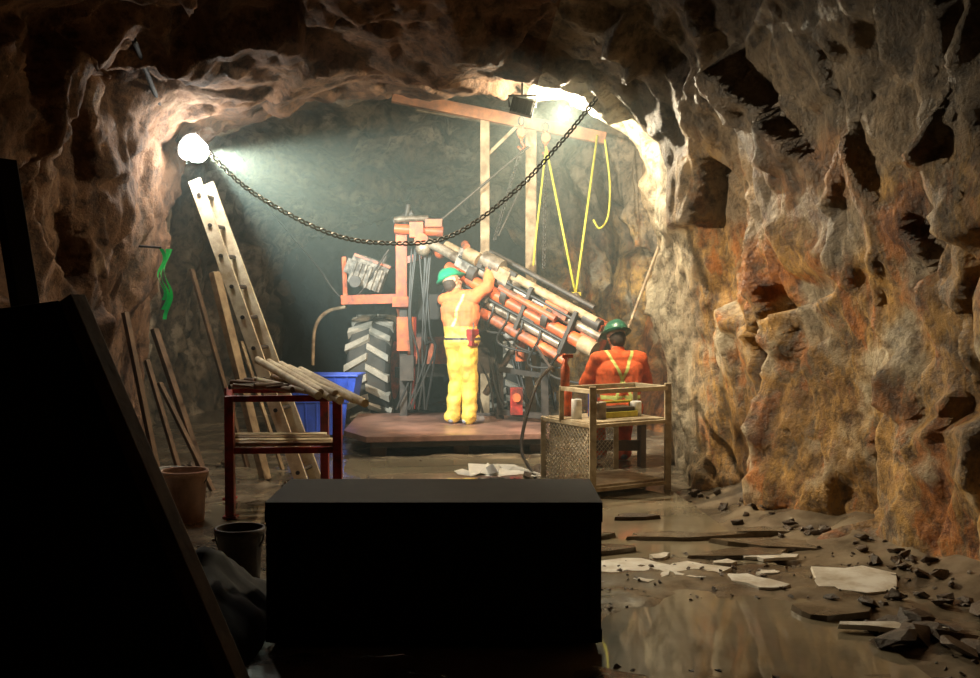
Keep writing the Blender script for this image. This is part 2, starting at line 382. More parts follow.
for _ in range(60):
    x = random.uniform(-3.05, -2.5); y = random.uniform(6, 10.5); r = random.uniform(.04, .14); b.stone((x, y, floorh(x, y) + r * .3), r, 'rubble')
for c, r in (((.40, 9.75, .09), .13), ((.2, 10.0, .05), .08), ((.32, 9.6, .06), .08)): b.stone(c, r, 'rubble')
b.done()

# ------------------------------------------------------------ storage chest (foreground)
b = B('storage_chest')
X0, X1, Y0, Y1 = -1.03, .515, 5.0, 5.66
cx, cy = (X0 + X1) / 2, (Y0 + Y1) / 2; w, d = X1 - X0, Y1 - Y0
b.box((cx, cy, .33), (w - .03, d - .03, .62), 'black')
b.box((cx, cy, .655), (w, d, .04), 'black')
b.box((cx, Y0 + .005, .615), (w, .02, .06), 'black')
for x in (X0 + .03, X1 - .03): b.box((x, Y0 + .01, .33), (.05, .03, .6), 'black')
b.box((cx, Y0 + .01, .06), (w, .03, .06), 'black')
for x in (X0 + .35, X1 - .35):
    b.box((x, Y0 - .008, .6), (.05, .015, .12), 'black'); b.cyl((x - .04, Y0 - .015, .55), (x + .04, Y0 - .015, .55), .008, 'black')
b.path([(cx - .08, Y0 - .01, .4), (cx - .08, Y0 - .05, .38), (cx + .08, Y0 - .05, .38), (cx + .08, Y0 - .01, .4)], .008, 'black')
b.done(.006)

b = B('leaning_board')
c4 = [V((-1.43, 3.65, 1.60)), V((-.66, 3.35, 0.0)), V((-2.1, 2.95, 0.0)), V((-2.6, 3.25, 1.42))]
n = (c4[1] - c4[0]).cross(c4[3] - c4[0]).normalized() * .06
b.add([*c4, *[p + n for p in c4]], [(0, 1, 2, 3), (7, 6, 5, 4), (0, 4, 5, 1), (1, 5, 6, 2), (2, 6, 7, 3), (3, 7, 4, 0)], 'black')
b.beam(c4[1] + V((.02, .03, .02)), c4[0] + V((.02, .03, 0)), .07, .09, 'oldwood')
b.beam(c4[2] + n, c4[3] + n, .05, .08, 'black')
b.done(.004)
b = B('leaning_timber')
b.beam((-1.50, 4.1, 0), (-1.92, 4.35, 2.15), .10, .05, 'black'); b.done(.004)
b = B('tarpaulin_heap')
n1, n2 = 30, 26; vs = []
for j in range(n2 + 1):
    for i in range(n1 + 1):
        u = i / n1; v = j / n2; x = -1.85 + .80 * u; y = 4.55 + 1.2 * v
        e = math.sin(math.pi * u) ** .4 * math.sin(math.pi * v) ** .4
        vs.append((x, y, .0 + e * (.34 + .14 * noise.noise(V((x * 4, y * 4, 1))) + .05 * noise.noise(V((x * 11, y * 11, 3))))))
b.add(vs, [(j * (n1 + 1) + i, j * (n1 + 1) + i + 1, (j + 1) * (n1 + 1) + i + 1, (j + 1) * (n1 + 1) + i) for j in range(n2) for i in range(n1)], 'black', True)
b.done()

# ------------------------------------------------------------ pipe rack table
b = B('pipe_rack')
A_, B_, C_, D_ = (-1.9, 8.0), (-1.12, 8.05), (-2.08, 8.75), (-1.33, 8.82)
for p in (A_, B_, C_, D_): b.beam((*p, .0), (*p, .9), .065, .065, 'red'); b.box((*p, .015), (.1, .1, .02), 'red')
for z in (.88, .5):
    for p, q in ((A_, B_), (B_, D_), (D_, C_), (C_, A_)): b.beam((*p, z), (*q, z), .045, .045, 'red')
for i in range(4):
    f = .15 + .23 * i
    p = V((*A_, 0)).lerp(V((*C_, 0)), f); q = V((*B_, 0)).lerp(V((*D_, 0)), f)
    b.box(((p + q) / 2 + V((0, 0, .535))), ((q - p).length, .12, .025), 'wood' if i % 2 else 'tan', Matrix.Rotation(.06, 3, 'Z'))
b.done(.004)
b = B('drill_rods')
rr = random.Random(3)
for i in range(5):
    o = i * .085
    b.cyl((-1.86 + o, 8.85 + rr.uniform(-.1, .1), 1.12 - .02 * i), (-1.22 + o, 7.8 + rr.uniform(-.12, .1), .92 - .012 * i), .030, 'wood', seg=12)
for i in range(4):
    b.cyl((-2.0 + .14 * i, 8.7, .95 + .02 * i), (-1.45 + .12 * i, 8.05 - .1 * i, .94), .024, 'wood' if i % 2 else 'tan', seg=12)
for i in range(18):
    x = rr.uniform(-2.05, -1.6); y = rr.uniform(8.1, 8.75); a = rr.uniform(-1, 1)
    b.cyl((x, y, .94 + .01 * (i % 4)), (x + .22 * math.cos(a), y + .22 * math.sin(a), .94 + .01 * (i % 5)), rr.uniform(.012, .03), rr.choice(['dark', 'steel', 'oldwood', 'tan']), seg=10)
b.done()

def bucket(name, x, y, mat, h=.36, r=.15):
    b = B(name); z = floorh(x, y)
    b.revolve((x, y, z), (0, 0, 1), [(.001, 0), (r * .85, 0), (r, h), (r + .012, h), (r + .012, h - .04), (r, h - .04)], mat)
    b.revolve((x, y, z), (0, 0, 1), [(r * .97, h), (r * .84, .02), (.001, .02)], mat)
    b.revolve((x, y, z), (0, 0, 1), [(.001, h * .8), (r * .94, h * .8)], 'dark')
    b.path([(x + (r + .01) * math.cos(t), y - .06 * math.sin(t), z + h - .03 - .13 * math.sin(t)) for t in np.linspace(0, math.pi, 12)], .005, 'dark', 6)
    return b.done()
bucket('bucket', -2.22, 7.95, 'bucket', .38, .16); bucket('bucket', -2.50, 8.55, 'white', .3, .13); bucket('bucket', -1.42, 6.2, 'dark', .30, .13)

# ------------------------------------------------------------ ladder
b = B('ladder')
bot = V((-1.56, 9.5, .0)); top = V((-2.54, 9.72, 2.64)); wd = V((.12, .99, 0)).normalized() * .19
dl = (top - bot)
for s in (-1, 1):
    b.beam(bot + wd * s, top + wd * s * .8, .11, .035, 'wood', up=(0, 1, 0))
for i in range(10):
    f = .05 + i * .1; p = bot + dl * f; k = 1.16 - .2 * f
    b.cyl(p - wd * k, p + wd * k, .018, 'dark', seg=10)
b.done(.003)
for i, (p, q, w, mt) in enumerate([((-2.0, 9.75, 0), (-2.5, 10.0, 1.85), .10, 'tan'), ((-2.4, 9.3, 0), (-2.90, 9.5, 1.35), .07, 'oldwood'),
                                   ((-2.5, 9.0, 0), (-2.86, 9.15, 1.1), .05, 'oldwood'), ((-2.3, 10.4, 0), (-2.90, 10.7, 1.9), .05, 'oldwood'), ((-1.95, 10.3, 0), (-2.4, 10.6, 1.2), .04, 'tan'),
                                   ((-2.6, 8.7, 0), (-2.92, 8.8, 1.5), .06, 'oldwood'), ((-2.3, 9.1, 0), (-2.8, 9.3, .9), .05, 'oldwood')]):
    b = B('timber_pole'); b.beam(p, q, w, w * .6, mt); b.done(.004)

b = B('flagging_ribbon')
for k in range(3):
    pts = []
    for i in range(16):
        t = i / 15; pts.append(V((-2.70 + .02 * k + .03 * math.sin(9 * t + k), 9.05 + .02 * k, 2.02 - t * (.42 + .08 * k))))
    vs = []
    for i, p in enumerate(pts):
        w = .016; a = i * .5 + k; vs += [p + V((w * math.cos(a * .4), w * math.sin(a * .4), 0)), p - V((w * math.cos(a * .4), w * math.sin(a * .4), 0))]
    b.add(vs, [(2 * i, 2 * i + 1, 2 * i + 3, 2 * i + 2) for i in range(15)], 'green', True)
b.cyl((-2.70, 9.06, 2.03), (-3.0, 9.06, 2.05), .01, 'dark')
b.done()

# ------------------------------------------------------------ chain
def link_chain(b, pts, mat, ll=.062, r=.0075, wd=.02):
    pts = [V(p) for p in pts]; L = [0]
    for i in range(1, len(pts)): L.append(L[-1] + (pts[i] - pts[i - 1]).length)
    n = int(L[-1] / (ll * .74))
    def at(t):
        i = 0
        while i < len(L) - 2 and L[i + 1] < t: i += 1
        return pts[i].lerp(pts[i + 1], (t - L[i]) / (L[i + 1] - L[i]))
    for k in range(n):
        t = L[-1] * (k + .5) / n; c = at(t); d = (at(min(t + .02, L[-1])) - at(max(t - .02, 0))).normalized()
        s = d.cross(V((0, 1, 0.01))).normalized(); y = s.cross(d); u = (s + y) if k % 2 else (s - y); u.normalize()
        ring = []
        for j in range(12):
            a = 2 * math.pi * j / 12
            ring.append(c + d * (ll / 2 - r) * math.cos(a) + u * wd * math.sin(a))
        b.path(ring, r, mat, 5, closed=True)
def smooth_pts(P, n=12):
    P = [V(p) for p in P]; out = []
    Q = [P[0] * 2 - P[1]] + P + [P[-1] * 2 - P[-2]]
    for i in range(1, len(Q) - 2):
        for k in range(n):
            t = k / n; a, bb, c, d = Q[i - 1], Q[i], Q[i + 1], Q[i + 2]
            out.append(0.5 * ((2 * bb) + (c - a) * t + (2 * a - 5 * bb + 4 * c - d) * t * t + (3 * bb - a - 3 * c + d) * t ** 3))
    out.append(P[-1]); return out
b = B('chain')
link_chain(b, smooth_pts([(-2.42, 9.3, 2.9), (-1.98, 9.15, 2.5), (-1.35, 9.1, 2.16), (-.85, 9.12, 2.07), (-.33, 9.15, 2.13), (.2, 9.2, 2.5), (.62, 9.25, 2.95), (.93, 9.3, 3.34)]), 'dark', .066, .0085, .019)
b.done()

# ------------------------------------------------------------ lamps
b = B('floodlight')
lp = V((-2.48, 9.36, 2.86)); ld = V((.60, -.42, -.35)).normalized()
b.ball(lp, .095, 'lens', seg=32, rings=18)
b.revolve(lp - ld * .18, ld, [(.02, 0), (.06, .0), (.10, .04), (.12, .08), (.125, .085), (.10, .045), (.065, .01), (.001, .01)], 'dark')
b.cyl(lp - ld * .18, lp - ld * .26, .035, 'dark')
b.path([lp - ld * .24, lp + V((-.18, .08, .12)), lp + V((-.16, .05, .3))], .014, 'dark')
b.done()
b = B('power_cable')
b.path(smooth_pts([(-2.66, 9.4, 3.05), (-2.68, 9.1, 3.12), (-2.66, 8.8, 3.24), (-2.64, 8.5, 3.36), (-2.6, 8.1, 3.5)]), .02, 'black'); b.done()
b = B('floodlight')
fp = V((.28, 9.60, 3.27)); R = Matrix.Rotation(.25, 3, 'Y')
b.box(fp, (.20, .12, .13), 'dark', R)
b.box(fp + V((0, .065, 0)), (.16, .012, .10), 'lens2', R)
for i in range(5): b.box(fp + R @ V((-.08 + .04 * i, -.07, 0)), (.01, .03, .12), 'dark', R)
b.path([fp + V((-.11, 0, 0)), fp + V((-.12, 0, .10)), fp + V((.12, 0, .10)), fp + V((.11, 0, 0))], .01, 'dark')
b.cyl(fp + V((0, 0, .10)), fp + V((0, 0, .26)), .012, 'dark')
b.done(.003)

def light(name, typ, loc, energy, col, size=.08, target=None, **kw):
    l = bpy.data.lights.new(name, typ); l.energy = energy; l.color = col
    if typ in ('POINT', 'SPOT'): l.shadow_soft_size = size
    for k, v in kw.items(): setattr(l, k, v)
    o = bpy.data.objects.new(name, l); o.location = loc; COL.objects.link(o)
    if target is not None: o.rotation_euler = (V(target) - V(loc)).to_track_quat('-Z', 'Y').to_euler()
    return o
light('lamp_flood', 'POINT', lp, 85, (1, .90, .72), .11)
light('lamp_beam', 'SPOT', lp + V((.12, .02, -.02)), 1800, (.88, 1, .93), .05, target=(-.1, 12.6, 1.75), spot_size=math.radians(64), spot_blend=.35)
light('lamp_wall', 'SPOT', lp + V((.12, -.05, -.03)), 1900, (1, .82, .54), .05, target=(2.4, 7.2, .95), spot_size=math.radians(62), spot_blend=1.0)
light('lamp_brow', 'POINT', (.66, 9.90, 3.26), 260, (1, .87, .62), .05)
light('lamp_rig_fill', 'SPOT', (.34, 9.76, 3.27), 650, (1, .82, .55), .05, target=(.6, 13, 1.4), spot_size=math.radians(95), spot_blend=.5)

# ------------------------------------------------------------ deck
b = B('work_platform')
dk = [V((-1.55, 11.6, 0)), V((-1.25, 11.05, 0)), V((.62, 11.35, 0)), V((.75, 13.6, 0)), V((-1.6, 13.35, 0))]
vs = [p + V((0, 0, .22)) for p in dk] + [p + V((0, 0, .16)) for p in dk]
b.add(vs, [(0, 1, 2, 3, 4), (9, 8, 7, 6, 5)] + [(i, (i + 1) % 5, 5 + (i + 1) % 5, 5 + i) for i in range(5)], 'deck')
for x, y in ((-1.15, 11.3), (.5, 11.6), (-.3, 11.45), (-1.4, 13.2), (.5, 13.3)): b.box((x, y, .08), (.16, .16, .16), 'oldwood')
b.beam((-1.2, 11.15, .13), (.55, 11.42, .13), .06, .06, 'dark')
b.done(.006)

# ------------------------------------------------------------ gantry frame
b = B('gantry_frame')
b.beam((-.06, 13.2, .22), (-.06, 13.2, 3.85), .11, .11, 'tan'); b.beam((.49, 13.25, .22), (.49, 13.25, 3.72), .13, .13, 'tan')
b.beam((-1.15, 13.05, 4.0), (1.38, 13.3, 3.54), .12, .14, 'rust')
b.beam((-.9, 13.5, 3.95), (1.3, 13.9, 3.66), .1, .1, 'tan')
b.beam((-.06, 13.2, 3.3), (.4, 13.2, 3.75), .04, .04, 'tan')
for x in (-.06, .49): b.box((x, 13.2, .235), (.25, .25, .03), 'dark')
b.cyl((-.62, 12.95, 2.5), (.46, 13.1, 3.42), .014, 'dark'); b.cyl((.1, 12.9, 2.35), (.4, 13.1, 3.0), .012, 'dark')
b.done(.006)

for (x, y, z, ex, ey, ez) in ((.37, 13.05, 3.68, .05, 12.95, 2.3), (.66, 13.1, 3.62, .62, 12.7, 1.95)):
    b = B('chain_hoist')
    b.path([V((x, y, z + .03)) + V((.035 * math.cos(t), 0, .05 * math.sin(t))) for t in np.linspace(-1.2, 4.2, 12)], .011, 'dark')
    b.ball((x, y, z - .1), (.05, .04, .085), 'orange'); b.cyl((x, y - .045, z - .1), (x, y + .045, z - .1), .055, 'orange')
    b.path([(x, y, z - .17), (x, y, z - .22), (x + .04, y, z - .27), (x, y, z - .31), (x - .04, y, z - .27)], .014, 'orange')
    link_chain(b, [(x, y, z - .28), (ex, ey, ez)], 'dark', .06, .008, .02)
    b.done()
b = B('lifting_sling')
pA = V((.66, 13.0, 3.4))
b.path([pA, V((.98, 12.6, 1.66))], .014, 'yrope'); b.path([V((.98, 12.6, 1.66)), V((1.27, 13.1, 3.55))], .014, 'yrope')
b.path([pA, V((.54, 12.8, 2.4)), V((.5, 12.7, 2.0))], .012, 'yrope')
b.path(smooth_pts([(1.36, 13.1, 3.5), (1.42, 13.1, 3.0), (1.40, 13.08, 2.6), (1.3, 13.06, 2.45), (1.22, 13.06, 2.55)]), .012, 'yrope')
b.ball((.98, 12.58, 1.62), (.06, .04, .07), 'steel'); b.box((.98, 12.6, 1.67), (.12, .05, .04), 'yrope')
b.done()

# ------------------------------------------------------------ drill rig
b = B('drill_rig')
rg = random.Random(11)
def tyre(c, ax, R=.66, w=.5):
    c = V(c); ax = V(ax).normalized(); h = w / 2
    b.revolve(c, ax, [(R * .5, -h * .75), (R * .62, -h * .95), (R * .84, -h), (R * .92, -h * .85), (R * .94, 0), (R * .92, h * .85), (R * .84, h), (R * .62, h * .95), (R * .5, h * .75)], 'rubber_d', 36)
    b.revolve(c, ax, [(.001, -h * .3), (R * .3, -h * .35), (R * .42, -h * .7), (R * .52, -h * .8), (R * .52, h * .8), (R * .42, h * .7), (R * .3, h * .35), (.001, h * .3)], 'orange', 24)
    u = ax.orthogonal().normalized(); v = ax.cross(u)
    N_ = 17
    for i in range(N_):
        for s in (-1, 1):
            a0 = 2 * math.pi * (i + (.5 if s > 0 else 0)) / N_
            def pt(a, t, r): return c + (u * math.cos(a) + v * math.sin(a)) * r + ax * s * h * t
            w_ = .075
            top = [pt(a0 + w_ * .0, 1.02, R * .99), pt(a0 + w_ * 1.6, 1.02, R * .99), pt(a0 - .22 + w_ * 1.5, -.02, R), pt(a0 - .22, -.02, R)]
            bot = [pt(a0 - .01, 1.04, R * .84), pt(a0 + w_ * 1.7, 1.04, R * .84), pt(a0 - .21 + w_ * 1.6, -.05, R * .9), pt(a0 - .23, -.05, R * .9)]
            b.add(top + bot, [(0, 1, 2, 3), (0, 4, 5, 1), (1, 5, 6, 2), (2, 6, 7, 3), (3, 7, 4, 0)], 'rubber')
tyre((-1.44, 14.15, .70), (1, -.12, 0), .72, .54); tyre((.3, 15.3, .66), (1, -.15, 0)); tyre((-1.5, 17.0, .5), (1, 0, 0), .5, .35)
b.beam((-1.2, 14.25, .66), (.3, 15.3, .66), .14, .14, 'dark')
b.box((-.6, 15.2, .95), (.9, 2.0, .35), 'orange_d'); b.box((-.6, 15.2, 1.4), (.7, 1.4, .55), 'dark'); b.box((-.6, 14.3, 1.1), (.7, .12, .5), 'dark')
b.beam((-1.78, 13.25, 1.6), (-1.02, 13.1, 1.62), .09, .11, 'orange'); b.beam((-1.75, 13.3, 1.62), (-1.78, 13.4, 2.12), .05, .05, 'orange')
Rt = Matrix.Rotation(.35, 3, 'Y'); ec = V((-1.48, 13.35, 1.88))
b.box(ec, (.40, .32, .26), 'engine', Rt)
for i in range(6): b.box(ec + Rt @ V((-.17 + .065 * i, -.17, 0)), (.022, .05, .27), 'engine', Rt)
b.cyl(ec + Rt @ V((-.24, -.05, .16)), ec + Rt @ V((.22, -.05, .16)), .07, 'engine'); b.cyl(ec + Rt @ V((.1, 0, .12)), ec + Rt @ V((.12, 0, .32)), .035, 'dark')
b.cyl(ec + Rt @ V((-.1, -.15, -.1)), ec + Rt @ V((-.1, -.25, -.1)), .07, 'dark'); b.box(ec + Rt @ V((-.24, 0, .05)), (.1, .2, .18), 'engine', Rt)
b.box(ec + Rt @ V((.0, .0, .2)), (.46, .26, .03), 'orange_d', Rt)
b.beam((-1.1, 13.15, 1.6), (-1.0, 13.9, .9), .07, .07, 'orange_d')
b.beam((-1.03, 13.1, .22), (-1.03, 13.1, 1.5), .09, .09, 'dark'); b.beam((-1.05, 13.1, 1.5), (-1.05, 13.1, 2.4), .13, .13, 'orange')
b.beam((-.92, 13.1, .3), (-.90, 13.1, 1.4), .05, .05, 'red')
b.box((-1.0, 13.05, 1.2), (.2, .15, .4), 'orange_d'); b.box((-.98, 12.98, .8), (.16, .12, .3), 'dark')
b.box((-1.05, 13.05, 1.58), (.2, .2, .12), 'orange')
b.cyl((-1.12, 12.98, 2.44), (-.55, 12.95, 2.40), .06, 'orange'); b.box((-.86, 12.95, 2.42), (.16, .2, .18), 'orange'); b.box((-.66, 12.95, 2.5), (.2, .18, .09), 'orange_d')
b.cyl((-1.12, 12.9, 2.54), (-.72, 12.9, 2.56), .035, 'steel'); b.cyl((-.8, 12.8, 2.3), (-.8, 13.1, 2.3), .08, 'orange')
b.cyl((-1.13, 13.0, 2.52), (-.9, 12.95, 2.62), .045, 'dark'); b.cyl((-1.0, 12.95, 2.5), (-.95, 12.9, 2.72), .03, 'dark')
b.beam((-1.05, 13.1, 2.05), (-.55, 13.0, 2.22), .07, .08, 'orange')
b.ball((-.78, 12.86, 2.2), .09, 'steel'); b.ball((-.58, 12.86, 2.15), .07, 'orange')
P = V((-.78, 13.05, 2.28)); Q = V((1.22, 11.75, 1.15)); dv = (Q - P); dn = dv.normalized()
side = dn.cross(V((0, 0, 1))).normalized(); upv = side.cross(dn).normalized()
def bt(f0, f1, s, u, r, mat):
    b.cyl(P + dv * f0 + side * s + upv * u, P + dv * f1 + side * s + upv * u, r, mat, seg=16)
bt(0, 1.0, .12, .06, .055, 'steel'); bt(.28, .96, .14, .19, .05, 'tan'); bt(.2, .95, .14, -.09, .075, 'orange'); bt(.3, .85, .15, -.22, .05, 'steel')
bt(.35, .90, .14, -.35, .065, 'orange_d'); bt(.1, .98, -.06, .08, .06, 'tan'); bt(.34, .9, .0, .28, .03, 'dark'); bt(.5, .8, .22, .02, .04, 'orange_d')
bt(.32, .36, .12, .0, .12, 'dark'); bt(.52, .55, .12, -.02, .14, 'dark'); bt(.74, .77, .12, -.02, .14, 'dark'); bt(.36, .46, .15, .22, .09, 'steel')
bt(.28, .35, .2, .18, .08, 'tan'); bt(.90, .98, .13, .17, .065, 'dark'); bt(.93, 1.0, .14, -.09, .09, 'tan')
for s_, u_, r_ in ((.2, -.16, .018), (.2, .11, .018)): bt(.25, .88, s_, u_, r_, 'hose')
Rb = Matrix((side, dn, upv)).transposed()
b.box(P + dv * .60 + upv * -.03, (.16, dv.length * .66, .30), 'dark', Rb)
for f in (.42, .64, .87): b.box(P + dv * f + upv * -.05 + side * .05, (.36, .045, .5), 'dark', Rb)
b.box(P + dv * .3 + upv * .1 + side * .1, (.22, .3, .22), 'engine', Rb); b.box(P + dv * .47 + upv * .16 + side * .14, (.16, .26, .14), 'tan', Rb)
b.box(P + dv * .95 + upv * .03, (.28, .2, .30), 'orange', Rb); b.box(P + dv * .78 + upv * .1 + side * .14, (.14, .3, .1), 'orange_d', Rb)
for k in range(24):
    f = rg.uniform(.22, .92); s_ = rg.uniform(.12, .2); u_ = rg.choice([-.28, -.16, .0, .13, .24]) + rg.uniform(-.02, .02); z_ = rg.uniform(.03, .08); mt = rg.choice(['dark', 'steel', 'tan', 'orange_d', 'engine'])
    if k % 2: b.box(P + dv * f + side * s_ + upv * u_, (z_, z_ * 2.2, z_), mt, Rb)
    else: b.cyl(P + dv * f + side * (s_ - .05) + upv * u_, P + dv * (f + .03) + side * (s_ + .03) + upv * u_, z_ * .6, mt, seg=10)
for k in range(8):
    f = .22 + .085 * k + rg.uniform(-.02, .02)
    b.path(smooth_pts([P + dv * f + side * .15 - upv * .1, P + dv * (f + .04) + side * .22 - upv * .25, P + dv * (f + .03) + side * .16 - upv * (.45 + .2 * rg.random()), P + dv * (f + rg.uniform(.1, .25)) + side * .1 - upv * .44], 6), .014, 'hose', 6)
b.beam((.12, 12.75, .22), (.1, 12.75, 1.75), .08, .08, 'dark'); b.beam((.62, 12.3, .22), (.6, 12.35, 1.4), .08, .08, 'dark'); b.cyl((-.05, 12.9, .5), (.5, 12.4, 1.45), .04, 'steel')
b.beam((.1, 12.75, .8), (.62, 12.3, .75), .06, .06, 'dark'); b.beam((.1, 12.75, .3), (.62, 12.3, .3), .08, .06, 'dark')
b.box((.3, 12.5, .45), (.14, .18, .3), 'red'); b.cyl((.3, 12.38, .5), (.3, 12.36, .5), .05, 'orange_d'); b.box((-.05, 12.8, 1.0), (.2, .2, .5), 'dark'); b.cyl((.35, 12.6, .9), (.35, 12.6, 1.3), .06, 'orange_d')
b.box((.2, 12.7, 1.25), (.4, .15, .25), 'dark'); b.cyl((-.1, 12.7, 1.5), (.3, 12.5, 1.1), .045, 'engine')
for k in range(8):
    x = -.92 + .035 * k + rg.uniform(-.02, .02)
    b.path(smooth_pts([(x, 12.95, 2.2), (x + rg.uniform(-.08, .08), 12.9, 1.5 - .05 * k), (x + rg.uniform(-.05, .12), 12.95, .8 + .04 * k), (x + rg.uniform(-.2, .2), 13.0, .3)], 8), .014, 'hose', 6)
for k in range(9):
    x = -.25 + .1 * k
    b.path(smooth_pts([(x, 12.95 - .1 * k * .5, 1.85 - .06 * k), (x - rg.uniform(-.1, .1), 12.8 - .03 * k, 1.2), (x + rg.uniform(0, .2), 12.7 - .03 * k, .7 - .04 * k), (x + rg.uniform(.1, .3), 12.6, .3 + .03 * k)], 8), .014, 'hose', 6)
b.path(smooth_pts([(-1.75, 13.4, 1.52), (-2.0, 13.45, 1.45), (-2.15, 13.5, 1.25), (-2.18, 13.5, .8)], 8), .022, 'tan')
b.path(smooth_pts([(-1.2, 13.1, 2.2), (-1.7, 13.3, 1.6), (-2.2, 13.6, 2.1), (-2.9, 13.8, 2.9)], 10), .012, 'dark')
b.done(.004)

def tote(name, x, y, z, w, d, h, rot=0):
    b = B(name); R = Matrix.Rotation(rot, 3, 'Z'); c = V((x, y, z)); t = .012; q = .88
    def ring(sx, sy, zz): return [c + R @ V((a * sx / 2, e * sy / 2, zz)) for a, e in ((-1, -1), (1, -1), (1, 1), (-1, 1))]
    rs = [ring(w * q, d * q, 0), ring(w, d, h), ring(w + .05, d + .05, h), ring(w + .05, d + .05, h + .02), ring(w - t, d - t, h + .02), ring(w * q - t, d * q - t, t)]
    vs = sum(rs, []); fs = [(3, 2, 1, 0)]
    for i in range(len(rs) - 1):
        for k in range(4): fs.append((i * 4 + k, i * 4 + (k + 1) % 4, (i + 1) * 4 + (k + 1) % 4, (i + 1) * 4 + k))
    fs.append((20, 21, 22, 23)); b.add(vs, fs, 'blue')
    for i in range(5):
        xx = -w / 2 * .75 + w * .75 * i / 4; b.beam(c + R @ V((xx * q, -d / 2 * q - .006, .02)), c + R @ V((xx, -d / 2 - .006, h)), .02, .015, 'blue', up=(0, 1, 0))
    return b.done(.004)
tote('storage_tote', -2.02, 12.85, .04, .70, .45, .38, .1); tote('storage_tote', -1.92, 12.85, .44, .80, .48, .28, -.06)

# ------------------------------------------------------------ cage bench
b = B('steel_cage_stand')
A_ = V((.83, 8.85, 0)); B_ = V((1.50, 9.25, 0)); C_ = V((.46, 9.43, 0)); D_ = B_ + C_ - A_; H = .88
E_ = A_.lerp(C_, .62); F_ = B_.lerp(D_, .62)
for p in (A_, B_): b.beam(p, p + V((0, 0, H + .02)), .055, .055, 'galv')
for p in (C_, D_): b.beam(p, p + V((0, 0, .60)), .045, .045, 'galv')
for p in (E_, F_): b.beam(p + V((0, 0, .58)), p + V((0, 0, H)), .04, .04, 'galv')
for p, q in ((A_, B_), (B_, F_), (F_, E_), (E_, A_)): b.beam(p + V((0, 0, H - .02)), q + V((0, 0, H - .02)), .04, .035, 'galv')
for z in (.06, .58):
    for p, q in ((A_, B_), (B_, D_), (D_, C_), (C_, A_)): b.beam(p + V((0, 0, z)), q + V((0, 0, z)), .035, .03, 'galv')
def meshpanel(p, q, z0, z1, st=.045):
    L = (q - p).length; d = (q - p) / L; n = int((L + z1 - z0) / st)
    for k in range(-n, n):
        for s in (1, -1):
            t0 = k * st
            ta, tb = (t0, t0 + (z1 - z0))
            ca, cb = max(ta, 0), min(tb, L)
            if cb <= ca: continue
            za = z0 + (ca - t0) if s > 0 else z1 - (ca - t0); zb = z0 + (cb - t0) if s > 0 else z1 - (cb - t0)
            b.cyl(p + d * ca + V((0, 0, za)), p + d * cb + V((0, 0, zb)), .004, 'galv', seg=4, caps=False)
meshpanel(A_, C_, .06, .58); meshpanel(C_, D_, .06, .58)
ctr = (A_ + D_) / 2
xa = (B_ - A_).normalized(); ya = V((-xa.y, xa.x, 0)); Rz = Matrix((xa, ya, V((0, 0, 1)))).transposed()
b.box(ctr + V((0, 0, .60)), (.78, .62, .015), 'galv', Rz)
b.box(ctr + V((0, 0, .08)), (.78, .62, .02), 'galv', Rz)
b.done(.003)
b = B('paint_cans')
for i, (fx, fy, hh, r, mt) in enumerate([(.12, .5, .16, .045, 'white'), (.3, .3, .14, .05, 'steel'), (.4, .6, .2, .04, 'blue'), (.85, .4, .12, .05, 'white'), (.2, .8, .22, .035, 'orange')]):
    p = A_ + (B_ - A_) * fx + (C_ - A_) * fy + V((0, 0, .608)); b.revolve(p, (0, 0, 1), [(.001, 0), (r, 0), (r, hh), (r * .9, hh + .005), (r * .9, hh - .005), (.001, hh - .005)], mt)
b.done()
b = B('yellow_tool_tray')
p = A_ + (B_ - A_) * .6 + (C_ - A_) * .45 + V((0, 0, .633)); b.box(p, (.34, .2, .05), 'yrope', Rz); b.box(p + V((0, 0, .04)), (.3, .16, .04), 'dark', Rz); b.cyl(p + Rz @ V((-.17, 0, .1)), p + Rz @ V((.17, 0, .1)), .012, 'yrope')
for s in (-.16, .16): b.cyl(p + Rz @ V((s, 0, 0)), p + Rz @ V((s, 0, .1)), .01, 'yrope')
b.done(.004)
b = B('spray_bottle')
p = E_ + V((.03, -.0, .88)); b.revolve(p, (0, 0, 1), [(.001, 0), (.038, 0), (.038, .15), (.015, .20), (.015, .24), (.001, .24)], 'orange'); b.box(p + V((.02, 0, .25)), (.09, .03, .03), 'orange'); b.done()
b = B('air_hose')
b.path(smooth_pts([(.4, 9.6, .04), (.28, 9.8, .3), (.42, 10.1, .8), (.58, 10.5, .95), (.62, 11.0, .9), (.5, 11.9, 1.1)], 10), .016, 'dark')
b.done()
b = B('plastic_sack')
rs = random.Random(5)
for i in range(9):
    b.hull([V((-.2 + .06 * i, 9.75 + rs.uniform(-.22, .2), .05)) + V((rs.gauss(0, .1), rs.gauss(0, .1), abs(rs.gauss(0, .035)))) for _ in range(9)], 'white')
b.done(.01)

b = B('wooden_bench')
b.box((1.22, 10.55, .46), (.62, .32, .045), 'oldwood')
for x in (.98, 1.46): b.box((x, 10.55, .22), (.05, .28, .44), 'oldwood')
b.box((1.22, 10.55, .2), (.48, .04, .1), 'oldwood'); b.done(.004)
b = B('scaling_bar'); b.cyl((1.05, 12.15, 0), (1.92, 12.3, 2.3), .016, 'tan'); b.done()

